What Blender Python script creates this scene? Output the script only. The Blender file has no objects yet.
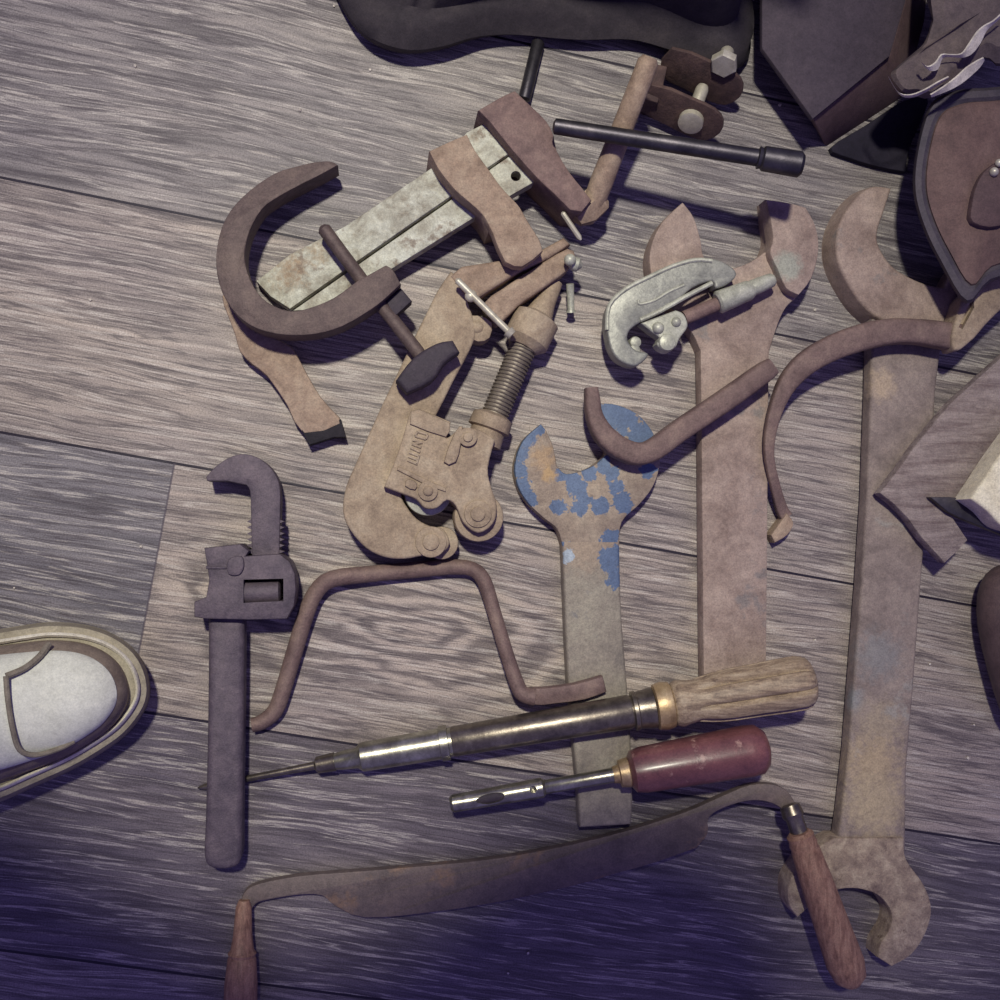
import bpy, bmesh, math, random
from mathutils import Vector, Matrix, noise
random.seed(4)
C = bpy.context.scene.collection
SC = bpy.context.scene
# ---------------------------------------------------------------- camera, light, exposure
S = 0.00062                      # metres per photograph pixel on the floor at the centre of view
FPX = 1100.0                     # focal length in pixels (1000 px frame)
TA, TB = 0.1108, 0.0232          # lean of the view to the right and to the top
F = Vector((math.tan(TA), math.tan(TB), -1)).normalized()
R = (Vector((1, 0, 0)) - F * F.x).normalized()
U = R.cross(F)
CAM = -F * FPX * S
cd = bpy.data.cameras.new('camera'); co = bpy.data.objects.new('camera', cd); C.objects.link(co)
cd.sensor_width = 36; cd.lens = 36 * FPX / 1000; cd.clip_start = 0.01
M3 = Matrix((R, U, -F)).transposed()
co.matrix_world = Matrix.Translation(CAM) @ M3.to_4x4()
SC.camera = co

W = bpy.data.worlds.new('world'); SC.world = W; W.use_nodes = True
bg = W.node_tree.nodes['Background']
bg.inputs[0].default_value = (0.130, 0.108, 0.335, 1); bg.inputs[1].default_value = 1.0
ld = bpy.data.lights.new('work_lamp', 'SPOT'); lo = bpy.data.objects.new('work_lamp', ld); C.objects.link(lo)
LPOS = Vector((-0.364, 0.936, 2.6)); LAIM = Vector((-0.05, 0.06, 0))
lo.location = LPOS; lo.rotation_euler = (LAIM - LPOS).to_track_quat('-Z', 'Y').to_euler()
ld.energy = 322; ld.color = (1.0, 0.975, 0.82); ld.shadow_soft_size = 0.085
ld.spot_size = math.radians(25); ld.spot_blend = 1.0
vs = SC.view_settings
vs.view_transform = 'Standard'; vs.look = 'None'; vs.gamma = 1; vs.exposure = 0.0; vs.use_curve_mapping = False

# ---------------------------------------------------------------- helpers
def P(px, py, z=0.0):
    """point z millimetres above the floor seen at photograph pixel px,py"""
    d = F * FPX + R * (px - 500) - U * (py - 500)
    return CAM + d * ((z * 0.001 - CAM.z) / d.z)
def lin(c):
    c = c / 255.0
    return c / 12.92 if c <= 0.04045 else ((c + 0.055) / 1.055) ** 2.4
def col(*c): return (lin(c[0]), lin(c[1]), lin(c[2]), 1)
def smooth(pts, n=4, closed=True):
    """Catmull-Rom; a point with a trailing 's' stays a corner"""
    out = []; m = len(pts)
    for i in range(m if closed else m - 1):
        b = pts[i]; c = pts[(i + 1) % m]
        a = pts[i - 1] if (closed or i > 0) else b
        d = pts[(i + 2) % m] if (closed or i + 2 < m) else c
        if b[-1] == 's': a = b
        if c[-1] == 's': d = c
        k = len(b) - (1 if b[-1] == 's' else 0)
        for j in range(n):
            t = j / n
            out.append(tuple(0.5 * (2 * b[q] + (c[q] - a[q]) * t + (2 * a[q] - 5 * b[q] + 4 * c[q] - d[q]) * t * t
                                    + (3 * b[q] - a[q] - 3 * c[q] + d[q]) * t ** 3) for q in range(k)))
    if not closed: out.append(tuple(x for x in pts[-1] if x != 's'))
    return out
def zz(z, px, py): return z(px, py) if callable(z) else z
def prism(bm, outline, z0, z1, bev=0.0, seg=2, flare=0.0):
    """upright solid whose top edge is seen along the outline (px), from z0 to z1 mm"""
    top = [P(p[0], p[1], zz(z1, p[0], p[1])) for p in outline]
    ctr = sum(top, Vector()) / len(top)
    tv = [bm.verts.new(v) for v in top]
    bv = []
    for p, v in zip(outline, top):
        d = (v - ctr).xy * flare
        bv.append(bm.verts.new((v.x + d.x, v.y + d.y, zz(z0, p[0], p[1]) * 0.001)))
    n = len(tv); f = [bm.faces.new(tv), bm.faces.new(bv[::-1])]
    for i in range(n): f.append(bm.faces.new((tv[i], bv[i], bv[(i + 1) % n], tv[(i + 1) % n])))
    bmesh.ops.recalc_face_normals(bm, faces=f)
    if bev > 0:
        es = [bm.edges.get((tv[i], tv[(i + 1) % n])) for i in range(n)]
        bmesh.ops.bevel(bm, geom=es, offset=bev * 0.001, segments=seg, affect='EDGES', profile=0.5, clamp_overlap=True)
def loft(bm, rings, cap0=True, cap1=True, closed=True):
    vr = [[bm.verts.new(v) for v in r] for r in rings]; fs = []
    for a, b in zip(vr, vr[1:]):
        n = len(a)
        for i in range(n if closed else n - 1):
            fs.append(bm.faces.new((a[i], a[(i + 1) % n], b[(i + 1) % n], b[i])))
    if cap0: fs.append(bm.faces.new(vr[0][::-1]))
    if cap1: fs.append(bm.faces.new(vr[-1]))
    bmesh.ops.recalc_face_normals(bm, faces=fs)
    return vr
def tube3(bm, pts, n=14, sec=None, shape=None, cap=True, up=Vector((0, 0, 1))):
    """sweep along world points [(Vector, r_metres)]; sec=(w,h) makes a rounded flat section"""
    rings = []
    for i, (p, r) in enumerate(pts):
        a = pts[max(i - 1, 0)][0]; b = pts[min(i + 1, len(pts) - 1)][0]
        T = b - a
        k = 1
        while T.length < 1e-7 and k < 6:
            k += 1; T = pts[min(i + k, len(pts) - 1)][0] - pts[max(i - k, 0)][0]
        T.normalize()
        B = up.cross(T)
        if B.length < 1e-3: B = Vector((0, 1, 0)).cross(T)
        B.normalize(); N = T.cross(B)
        ring = []
        for j in range(n):
            th = 2 * math.pi * (j + 0.5) / n; c, s = math.cos(th), math.sin(th)
            if sec:
                e = 0.42
                c = math.copysign(abs(c) ** e, c) * sec[0]; s = math.copysign(abs(s) ** e, s) * sec[1]
            m = shape(th, i / (len(pts) - 1)) if shape else 1
            ring.append(p + B * (r * c * m) + N * (r * s * m))
        rings.append(ring)
    loft(bm, rings, cap, cap)
def tube(bm, pts, n=14, sec=None, sm=0, shape=None, cap=True):
    """sweep along (px, py, z mm, radius px)"""
    if sm: pts = smooth(pts, sm, False)
    tube3(bm, [(P(p[0], p[1], p[2]), max(p[3], 0.02) * S) for p in pts], n, sec, shape, cap)
def lathe(bm, a, b, prof, n=28, shape=None):
    """turned solid from a to b (px,py,z); prof = [(t, radius px)]"""
    A, B = P(*a), P(*b)
    tube3(bm, [(A.lerp(B, t), max(r, 0.02) * S) for t, r in prof], n, None, shape)
def ball(bm, c, r, sc=(1, 1, 1), seg=14):
    q = bmesh.ops.create_uvsphere(bm, u_segments=seg, v_segments=seg // 2 + 2, radius=r * S)
    o = P(*c)
    for v in q['verts']: v.co = Vector((v.co.x * sc[0], v.co.y * sc[1], v.co.z * sc[2])) + o
def disc(bm, c, r, z0, z1, n=24, bev=0.6):
    w = P(c[0], c[1], z1); tv = []; bv = []
    for i in range(n):
        t = 2 * math.pi * i / n; d = Vector((math.cos(t), math.sin(t), 0)) * r * S
        tv.append(bm.verts.new(w + d)); bv.append(bm.verts.new(Vector((w.x + d.x, w.y + d.y, z0 * 0.001))))
    f = [bm.faces.new(tv), bm.faces.new(bv[::-1])]
    for i in range(n): f.append(bm.faces.new((tv[i], bv[i], bv[(i + 1) % n], tv[(i + 1) % n])))
    bmesh.ops.recalc_face_normals(bm, faces=f)
    if bev: bmesh.ops.bevel(bm, geom=[bm.edges.get((tv[i], tv[(i + 1) % n])) for i in range(n)], offset=bev * 0.001, segments=2, affect='EDGES', profile=0.5, clamp_overlap=True)
def frame_prism(bm, pts2, o, X, Y, h, bev=0.0):
    Z = X.cross(Y); a = [bm.verts.new(o + X * x + Y * y + Z * h) for x, y in pts2]; b = [bm.verts.new(o + X * x + Y * y) for x, y in pts2]
    n = len(a); f = [bm.faces.new(a), bm.faces.new(b[::-1])]
    for i in range(n): f.append(bm.faces.new((a[i], b[i], b[(i + 1) % n], a[(i + 1) % n])))
    bmesh.ops.recalc_face_normals(bm, faces=f)
    if bev: bmesh.ops.bevel(bm, geom=[e for q in f[:2] for e in q.edges], offset=bev, segments=2, affect='EDGES', profile=0.5, clamp_overlap=True)
def BM(fn=None, *a, **k):
    bm = bmesh.new()
    if fn: fn(bm, *a, **k)
    return bm
def finish(bm, name, mat, ang=38, slots=None):
    for f in bm.faces: f.smooth = True
    for e in bm.edges:
        if len(e.link_faces) == 2 and e.calc_face_angle(0) > math.radians(ang): e.smooth = False
    me = bpy.data.meshes.new(name); bm.to_mesh(me); bm.free()
    for m in (mat if isinstance(mat, list) else [mat]): me.materials.append(m)
    return me
def thing(name, label, cat, loc, group=None):
    o = bpy.data.objects.new(name, None); C.objects.link(o); o.location = loc; o.empty_display_size = 0.02
    o['label'] = label; o['category'] = cat
    if group: o['group'] = group
    return o
def root_of(p):
    l = Vector()
    while p: l += Vector(p.location); p = p.parent
    return l
def part(name, bm, mat, parent, label=None, ang=38):
    off = root_of(parent)
    for v in bm.verts: v.co -= off
    o = bpy.data.objects.new(name, finish(bm, name, mat, ang)); C.objects.link(o); o.parent = parent
    if label: o['label'] = label
    return o
def solo(name, label, cat, bm, mat, loc, ang=38, group=None):
    loc = Vector(loc)
    for v in bm.verts: v.co -= loc
    o = bpy.data.objects.new(name, finish(bm, name, mat, ang)); C.objects.link(o); o.location = loc
    o['label'] = label; o['category'] = cat
    if group: o['group'] = group
    return o
def carve(o, cutter):
    """real cut-out: subtract the cutter mesh and keep the result"""
    off = root_of(o.parent) if o.parent else Vector(o.location)
    for v in cutter.verts: v.co -= off
    me = bpy.data.meshes.new('cut'); cutter.to_mesh(me); cutter.free()
    c = bpy.data.objects.new('cut', me); C.objects.link(c)
    c.parent = o.parent
    if not o.parent: c.location = o.location
    m = o.modifiers.new('b', 'BOOLEAN'); m.operation = 'DIFFERENCE'; m.object = c; m.solver = 'EXACT'
    bpy.context.view_layer.update()
    nm = bpy.data.meshes.new_from_object(o.evaluated_get(bpy.context.evaluated_depsgraph_get()))
    o.modifiers.clear(); o.data = nm; bpy.data.objects.remove(c)

# ---------------------------------------------------------------- materials
class NT:
    def __init__(s, name):
        s.m = bpy.data.materials.new(name); s.m.use_nodes = True; s.t = s.m.node_tree; s.t.nodes.clear()
        s.out = s.n('ShaderNodeOutputMaterial'); s.b = s.n('ShaderNodeBsdfPrincipled'); s.l(s.b.outputs[0], s.out.inputs[0])
    def n(s, ty, **k):
        q = s.t.nodes.new(ty)
        for a, v in k.items(): setattr(q, a, v)
        return q
    def l(s, a, b): s.t.links.new(a, b)
    def put(s, sock, v):
        if hasattr(v, 'is_output'): s.l(v, sock)
        else: sock.default_value = v
    def math(s, op, a, b=None, c=None, clamp=False):
        q = s.n('ShaderNodeMath', operation=op, use_clamp=clamp); s.put(q.inputs[0], a)
        if b is not None: s.put(q.inputs[1], b)
        if c is not None: s.put(q.inputs[2], c)
        return q.outputs[0]
    def noise(s, vec, scale, detail=6, rough=0.6, dist=0.0):
        q = s.n('ShaderNodeTexNoise'); s.l(vec, q.inputs['Vector']); q.inputs['Scale'].default_value = scale
        q.inputs['Detail'].default_value = detail; q.inputs['Roughness'].default_value = rough; q.inputs['Distortion'].default_value = dist
        return q.outputs[0]
    def ramp(s, f, stops, interp='LINEAR'):
        q = s.n('ShaderNodeValToRGB'); s.l(f, q.inputs[0]); e = q.color_ramp.elements; q.color_ramp.interpolation = interp
        while len(e) < len(stops): e.new(0.5)
        for el, (p, c) in zip(e, stops): el.position = p; el.color = c
        return q.outputs[0]
    def mix(s, f, a, b, mode='MIX'):
        q = s.n('ShaderNodeMix', data_type='RGBA', blend_type=mode); s.put(q.inputs[0], f); s.put(q.inputs[6], a); s.put(q.inputs[7], b)
        return q.outputs[2]
    def step(s, f, lo, hi):
        q = s.n('ShaderNodeMapRange'); q.interpolation_type = 'SMOOTHSTEP'; s.l(f, q.inputs[0]); q.inputs[1].default_value = lo; q.inputs[2].default_value = hi
        return q.outputs[0]
    def bump(s, h, st, dist=0.001):
        q = s.n('ShaderNodeBump'); s.l(h, q.inputs['Height']); q.inputs['Strength'].default_value = st; q.inputs['Distance'].default_value = dist
        s.l(q.outputs[0], s.b.inputs['Normal'])
    def obj(s): return s.n('ShaderNodeTexCoord').outputs['Object']
    def mapping(s, v, rot=(0, 0, 0), sc=(1, 1, 1), loc=(0, 0, 0)):
        q = s.n('ShaderNodeMapping'); s.l(v, q.inputs[0]); q.inputs['Rotation'].default_value = rot; q.inputs['Scale'].default_value = sc; q.inputs['Location'].default_value = loc
        return q.outputs[0]
def rough_mat(name, dark, mid, light, scale=60, rough=0.62, metal=0.25, bump=0.35, fine=0.3, specks=None, stretch=None, spec=0.4, blobs=None, coat=0, sat=0.84):
    """worn surface: three tones in broad blotches, fine grain, bump; blobs = extra paint patches (Vector, radius, rgb)"""
    def ds(c):
        m = sum(c) / 3
        return tuple(m + (k - m) * sat for k in c)
    dark, mid, light = ds(dark), ds(mid), ds(light)
    if specks: specks = (ds(specks[0]),) + tuple(specks[1:])
    g = NT(name); v = g.obj()
    vv = g.mapping(v, rot=(0, 0, stretch[1]), sc=stretch[0]) if stretch else v
    n1 = g.noise(vv, scale, 8, 0.66, 0.4)
    c = g.ramp(n1, [(0.30, col(*dark)), (0.5, col(*mid)), (0.72, col(*light))])
    n2 = g.noise(v, 950, 3, 0.75)
    if blobs:
        nb = g.noise(v, 240, 4, 0.6)
        for p, r, rgb, lo_, am in blobs:
            d = g.n('ShaderNodeVectorMath', operation='DISTANCE'); g.l(v, d.inputs[0]); d.inputs[1].default_value = p
            f = g.math('ADD', g.math('DIVIDE', d.outputs['Value'], r), g.math('MULTIPLY', g.math('SUBTRACT', nb, 0.5), am))
            c = g.mix(g.math('MULTIPLY', g.math('SUBTRACT', 1, g.step(f, lo_, 1.04)), g.step(n2, 0.20, 0.34)), c, col(*rgb))
    if specks:
        n3 = g.noise(v, specks[1], 5, 0.65)
        c = g.mix(g.math('MULTIPLY', g.step(n3, specks[2], specks[2] + 0.1), 0.8), c, col(*specks[0]))
    n5 = g.noise(v, 260, 4, 0.7)
    c = g.mix(min(1, fine * 2), c, g.ramp(n5, [(0.32, (0.74, 0.72, 0.72, 1)), (0.5, (1, 1, 1, 1)), (0.7, (1.25, 1.22, 1.18, 1))]), 'MULTIPLY')
    c = g.mix(min(1, fine * 1.7), c, g.ramp(n2, [(0.32, (0.60, 0.58, 0.60, 1)), (0.5, (1, 1, 1, 1)), (0.68, (1.42, 1.38, 1.34, 1))]), 'MULTIPLY')
    g.l(c, g.b.inputs['Base Color'])
    g.put(g.b.inputs['Roughness'], rough); g.put(g.b.inputs['Metallic'], metal); g.put(g.b.inputs['Specular IOR Level'], spec)
    if coat: g.b.inputs['Coat Weight'].default_value = coat; g.b.inputs['Coat Roughness'].default_value = 0.2
    n4 = g.noise(vv, scale * 4, 8, 0.7)
    g.bump(g.math('ADD', n4, g.math('MULTIPLY', n2, 0.5)), bump, 0.0012)
    return g.m
M = {}
M['hook'] = rough_mat('dark_forged_iron', (78, 62, 62), (95, 78, 76), (110, 92, 86), 70)
M['wrench'] = rough_mat('blackened_iron', (70, 60, 74), (88, 76, 88), (104, 90, 100), 80)
M['tan'] = rough_mat('tan_rust', (122, 98, 82), (152, 127, 108), (172, 150, 128), 55, 0.7, 0.1)
M['cast'] = rough_mat('dusty_cast_iron', (128, 108, 90), (156, 135, 112), (176, 158, 134), 55, 0.75, 0.05)
M['jaw'] = rough_mat('purple_brown_rust', (98, 74, 74), (120, 94, 90), (138, 112, 104), 70, 0.7, 0.1)
M['rail'] = rough_mat('chipped_cream_paint', (120, 108, 92), (172, 170, 154), (206, 208, 194), 75, 0.55, 0.0, 0.35, specks=((118, 98, 82), 70, 0.56), blobs=[(P(x, y, 20) - P(480, 200), r * S, c, 0.2, 1.8) for x, y, r, c in ((290, 268, 26, (146, 126, 104)), (320, 250, 16, (150, 134, 112)), (272, 285, 12, (150, 128, 104)), (448, 176, 9, (128, 106, 88)), (476, 140, 10, (140, 124, 106)))])
M['pink'] = rough_mat('pinkish_rust', (122, 100, 92), (150, 128, 118), (170, 148, 136), 45, 0.7, 0.1, specks=((126, 118, 116), 35, 0.60))
M['grey'] = rough_mat('grey_die_cast', (112, 112, 108), (138, 138, 130), (166, 166, 154), 60, 0.45, 0.3, 0.15)
M['greyl'] = rough_mat('pale_die_cast', (140, 140, 128), (168, 168, 152), (190, 190, 174), 90, 0.45, 0.2, 0.15)
M['pitted'] = rough_mat('pitted_tan_iron', (112, 92, 84), (152, 132, 114), (184, 166, 142), 110, 0.75, 0.05, 0.5, specks=((100, 78, 66), 120, 0.62))
M['arc'] = rough_mat('brown_iron_bar', (94, 72, 70), (116, 92, 88), (134, 110, 100), 60, 0.65, 0.2)
M['black'] = rough_mat('black_steel', (56, 52, 60), (72, 68, 76), (96, 90, 96), 60, 0.44, 0.8, 0.1, 0.15)
M['dark'] = rough_mat('dark_rubber_and_shade', (48, 40, 52), (58, 48, 60), (70, 60, 68), 80, 0.7, 0.0)
M['steel'] = rough_mat('bright_worn_steel', (118, 112, 100), (150, 146, 130), (190, 186, 168), 90, 0.30, 0.85, 0.08, 0.2)
M['dsteel'] = rough_mat('dull_dark_steel', (84, 76, 72), (112, 102, 92), (140, 130, 116), 90, 0.33, 0.8, 0.1, 0.2)
M['screw'] = rough_mat('dull_screw_steel', (92, 82, 74), (120, 108, 96), (140, 128, 114), 90, 0.5, 0.3, 0.1, 0.2)
M['brass'] = rough_mat('tarnished_brass', (138, 110, 72), (176, 146, 104), (204, 178, 136), 90, 0.4, 0.5, 0.1, 0.2)
M['wood'] = rough_mat('worn_handle_wood', (100, 80, 68), (150, 128, 104), (180, 160, 134), 40, 0.5, 0.0, 0.25, stretch=((1, 9, 9), math.radians(-10)))
M['woodh'] = rough_mat('drawknife_handle_wood', (112, 76, 60), (150, 110, 88), (172, 134, 108), 50, 0.55, 0.0, 0.2, stretch=((8, 1.5, 8), 0.15))
M['red'] = rough_mat('dark_red_plastic', (96, 54, 56), (114, 66, 68), (134, 84, 82), 40, 0.35, 0.0, 0.15, specks=((172, 132, 120), 90, 0.60), coat=0.3)
M['blade'] = rough_mat('rust_brown_blade', (86, 74, 74), (104, 90, 88), (122, 104, 96), 40, 0.6, 0.2, specks=((138, 108, 86), 26, 0.56))
M['bolt'] = rough_mat('pale_zinc', (160, 152, 136), (186, 178, 160), (206, 200, 184), 90, 0.4, 0.3, 0.1, 0.15)
M['rust'] = rough_mat('red_rust', (64, 48, 48), (82, 60, 58), (104, 80, 72), 80, 0.75, 0.1, 0.5)
M['patch2'] = rough_mat('near_black_end', (26, 22, 30), (34, 29, 38), (44, 38, 46), 80, 0.8, 0.0)
M['box'] = rough_mat('dark_purple_board', (56, 46, 58), (66, 55, 67), (76, 64, 74), 30, 0.8, 0.0, 0.1)
M['boxs'] = rough_mat('brown_board_side', (84, 62, 66), (98, 74, 78), (108, 86, 86), 30, 0.8, 0.0, 0.1)
M['bag'] = rough_mat('black_cloth', (44, 38, 46), (54, 47, 54), (66, 58, 62), 40, 0.9, 0.0, 0.3)
M['leather'] = rough_mat('brown_leather', (86, 64, 62), (102, 76, 72), (116, 90, 84), 40, 0.75, 0.0, 0.2)
M['leatherd'] = rough_mat('dark_leather_edge', (60, 54, 66), (72, 64, 74), (84, 75, 80), 40, 0.7, 0.0, 0.2)
M['flap'] = rough_mat('worn_leather_flap', (74, 54, 58), (86, 64, 66), (96, 72, 74), 40, 0.75, 0.0, 0.2)
M['paper'] = rough_mat('brown_paper', (78, 66, 70), (96, 82, 82), (116, 100, 96), 50, 0.8, 0.0, 0.4)
M['torn'] = rough_mat('torn_pale_edge', (176, 166, 156), (204, 194, 182), (222, 212, 200), 90, 0.7, 0.0, 0.2)
M['board'] = rough_mat('weathered_board', (104, 84, 84), (140, 124, 120), (168, 152, 146), 55, 0.85, 0.0, 0.8, stretch=((0.5, 4, 2), math.radians(-48)))
M['cream'] = rough_mat('cream_painted_wood', (196, 182, 150), (222, 212, 180), (234, 226, 200), 40, 0.6, 0.0, 0.1)
M['brownh'] = rough_mat('dark_brown_wood', (78, 60, 62), (94, 74, 74), (108, 86, 82), 40, 0.6, 0.0, 0.2)
M['canvas'] = rough_mat('white_canvas', (176, 176, 166), (196, 196, 186), (210, 210, 202), 14, 0.9, 0.0, 0.15, 0.2)
M['foxing'] = rough_mat('beige_rubber_sole', (128, 118, 98), (146, 136, 114), (160, 150, 128), 60, 0.7, 0.0, 0.1)
M['stripe'] = rough_mat('cream_piping', (206, 196, 172), (222, 214, 192), (232, 226, 208), 90, 0.7, 0.0, 0.1)
M['band'] = rough_mat('brown_shoe_band', (110, 94, 84), (126, 110, 98), (138, 122, 108), 80, 0.8, 0.0, 0.1)
M['seam'] = rough_mat('seam_thread', (104, 94, 84), (120, 110, 98), (132, 122, 110), 80, 0.8, 0.0, 0.1)
M['denim'] = rough_mat('dark_denim', (40, 44, 60), (52, 56, 74), (66, 70, 88), 80, 0.9, 0.0, 0.2)
M['skin'] = rough_mat('skin', (176, 130, 108), (190, 144, 120), (202, 158, 134), 30, 0.5, 0.0, 0.05, 0.1)
M['jacket'] = rough_mat('grey_jacket', (58, 58, 64), (72, 72, 78), (86, 86, 90), 60, 0.9, 0.0, 0.2)
M['hair'] = rough_mat('dark_hair', (30, 24, 22), (42, 34, 30), (56, 46, 40), 200, 0.6, 0.0, 0.4)
BASEA = P(735, 450)
M['pinka'] = rough_mat('pinkish_rust_pale_patch', (122, 100, 92), (150, 128, 118), (170, 148, 136), 45, 0.7, 0.1, blobs=[(P(787, 266, 25) - BASEA, 19 * S, (150, 150, 140), 0.4, 0.9)])
BASEB = P(570, 480)
def bb(x, y, r, c=(88, 104, 132), z=14, lo_=0.85, am=1.9): return (P(x, y, z) - BASEB, r * S * 1.12, c, lo_, am)
BL = [bb(x, y, r) for x, y, r in ((520, 452, 9), (518, 470, 9), (521, 487, 10), (528, 500, 8), (527, 437, 9), (535, 428, 8),
      (562, 474, 8), (572, 478, 9), (578, 488, 9), (583, 499, 8), (590, 472, 8), (604, 466, 9), (612, 474, 8), (616, 487, 8), (621, 499, 8), (624, 506, 8), (600, 506, 9), (580, 507, 8), (560, 507, 8),
      (612, 412, 14), (626, 420, 14), (641, 434, 13), (648, 470, 8), (608, 545, 9), (566, 548, 7), (612, 538, 8))]
BL += [bb(543, 458, 15, (158, 134, 108), 14, .3), bb(549, 474, 9, (168, 140, 104), 14, .3)]
M['blue'] = rough_mat('rust_with_blue_paint', (122, 104, 92), (146, 128, 112), (164, 148, 128), 60, 0.6, 0.15, 0.3, blobs=BL)
M['blueh'] = rough_mat('grey_green_handle', (112, 104, 98), (136, 126, 114), (150, 142, 126), 40, 0.6, 0.2, 0.3, specks=((106, 106, 112), 40, 0.66),
                       blobs=[bb(580, 545, 34, (142, 126, 112), 12, .15, 1.0), bb(606, 548, 30, (142, 126, 112), 12, .15, 1.0), bb(612, 560, 13), bb(568, 556, 7, (150, 160, 172)), bb(616, 580, 9)])
BASEL = P(880, 560)
M['bigh'] = rough_mat('spanner_handle_iron', (108, 94, 90), (134, 118, 112), (152, 136, 126), 45, 0.75, 0.05, 0.45, specks=((146, 140, 134), 35, 0.60),
                      blobs=[(P(x, y, 13) - BASEL, r * S, c, 0.2, 1.2) for x, y, r, c in ((878, 655, 34, (128, 124, 124)), (850, 700, 18, (128, 128, 130)), (880, 725, 36, (150, 136, 120)), (872, 765, 42, (164, 146, 122)), (875, 805, 45, (166, 150, 126)), (880, 385, 22, (164, 146, 128)))])

# floor: printed laminate planks
TH, PW, PO = -0.17745, 0.14908, 0.13606
def uv(v): return (v.x * math.cos(TH) + v.y * math.sin(TH), -v.x * math.sin(TH) + v.y * math.cos(TH))
g = NT('laminate_planks'); o = g.obj()
q = g.mapping(o, rot=(0, 0, -TH)); sx = g.n('ShaderNodeSeparateXYZ'); g.l(q, sx.inputs[0]); u, v = sx.outputs[0], sx.outputs[1]
kk = g.math('DIVIDE', g.math('SUBTRACT', PO, v), PW); kid = g.math('FLOOR', kk); fr = g.math('FRACT', kk)
U0 = uv(P(153, 577))[0]
is1 = g.math('COMPARE', kid, 1.0, 0.1); left = g.math('LESS_THAN', u, U0)
pid = g.math('ADD', kid, g.math('MULTIPLY', g.math('MULTIPLY', is1, left), 5.0))     # the left board of that row is its own board
tone = g.ramp(g.math('DIVIDE', g.math('ADD', pid, 2.5), 10.0),
              [(0.0, col(128, 122, 123)), (0.2, col(148, 138, 134)), (0.3, col(153, 142, 136)), (0.4, col(106, 99, 106)), (0.5, col(124, 117, 120)), (0.6, col(116, 112, 118))], 'CONSTANT')
cx = g.n('ShaderNodeCombineXYZ'); g.l(g.math('ADD', u, g.math('MULTIPLY', pid, 3.7)), cx.inputs[0]); g.l(v, cx.inputs[1]); g.l(pid, cx.inputs[2]); pv = cx.outputs[0]
wn = g.noise(g.mapping(pv, sc=(3.0, 10, 1)), 1.6, 2.5, 0.5)                       # slow drift of the grain
vw = g.math('ADD', v, g.math('MULTIPLY', g.math('SUBTRACT', wn, 0.5), 0.020))
cw = g.n('ShaderNodeCombineXYZ'); g.l(u, cw.inputs[0]); g.l(vw, cw.inputs[1]); g.l(pid, cw.inputs[2]); wv = cw.outputs[0]
g1 = g.noise(g.mapping(wv, sc=(11, 190, 1)), 1.0, 7, 0.62)                      # grain lines
g2 = g.noise(g.mapping(wv, sc=(26, 380, 1)), 1.0, 4, 0.6)                       # fine pores
gl = g.noise(g.mapping(wv, sc=(9, 210, 1), loc=(3.1, 1.7, 0)), 1.0, 5, 0.55)
g3 = g.noise(g.mapping(pv, sc=(4, 14, 1)), 1.0, 4, 0.6)                         # broad shading of the print
# a cathedral figure round a heart in the third row
UC, VC = uv(P(395, 628)); 
du = g.math('DIVIDE', g.math('SUBTRACT', u, UC), 0.115); dv = g.math('DIVIDE', g.math('SUBTRACT', v, VC), 0.030)
rr = g.math('SQRT', g.math('ADD', g.math('MULTIPLY', du, du), g.math('MULTIPLY', dv, dv)))
rr2 = g.math('ADD', rr, g.math('MULTIPLY', g.math('SUBTRACT', g.noise(g.mapping(pv, sc=(9, 26, 1)), 1.0, 4, 0.55), 0.5), 1.7))
ring = g.math('MULTIPLY_ADD', g.math('SINE', g.math('MULTIPLY', rr2, 19.0)), 0.5, 0.5)
near = g.math('MULTIPLY', g.math('SUBTRACT', 1.0, g.step(rr, 0.8, 2.0)), g.math('COMPARE', pid, 1.0, 0.1))
gr = g.math('MULTIPLY_ADD', g.math('SUBTRACT', ring, g1), g.math('MULTIPLY', near, 0.36), g1)
c = g.mix(1.0, tone, g.ramp(gr, [(0.36, (0.58, 0.57, 0.59, 1)), (0.48, (0.95, 0.95, 0.95, 1)), (0.64, (1.34, 1.33, 1.28, 1))]), 'MULTIPLY')
c = g.mix(1.0, c, g.ramp(g3, [(0.3, (0.78, 0.77, 0.82, 1)), (0.7, (1.16, 1.14, 1.08, 1))]), 'MULTIPLY')
c = g.mix(g.math('MULTIPLY', g.step(g2, 0.57, 0.68), 0.55), c, col(190, 180, 172))
c = g.mix(g.math('MULTIPLY', g.math('SUBTRACT', 1.0, g.step(g2, 0.32, 0.43)), 0.55), c, col(70, 60, 68))
lines = g.math('SUBTRACT', 1.0, g.step(g.math('ABSOLUTE', g.math('SUBTRACT', gl, 0.5)), 0.006, 0.034))
c = g.mix(g.math('MULTIPLY', lines, 0.62), c, col(74, 67, 72))
lite = g.math('SUBTRACT', 1.0, g.step(g.math('ABSOLUTE', g.math('SUBTRACT', gl, 0.575)), 0.004, 0.028))
c = g.mix(g.math('MULTIPLY', lite, 0.5), c, col(196, 188, 180))
grit = g.noise(o, 1100, 2, 0.6)
c = g.mix(0.8, c, g.ramp(grit, [(0.3, (0.6, 0.6, 0.6, 1)), (0.7, (1.35, 1.35, 1.35, 1))]), 'MULTIPLY')
ed = g.math('MINIMUM', fr, g.math('SUBTRACT', 1.0, fr))
seam = g.math('LESS_THAN', ed, 0.0052)
bseam = g.math('MULTIPLY', is1, g.math('LESS_THAN', g.math('ABSOLUTE', g.math('SUBTRACT', u, U0)), 0.0006))
c = g.mix(seam, c, col(38, 32, 44)); c = g.mix(g.math('MULTIPLY', bseam, 0.7), c, col(70, 62, 74))
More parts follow.
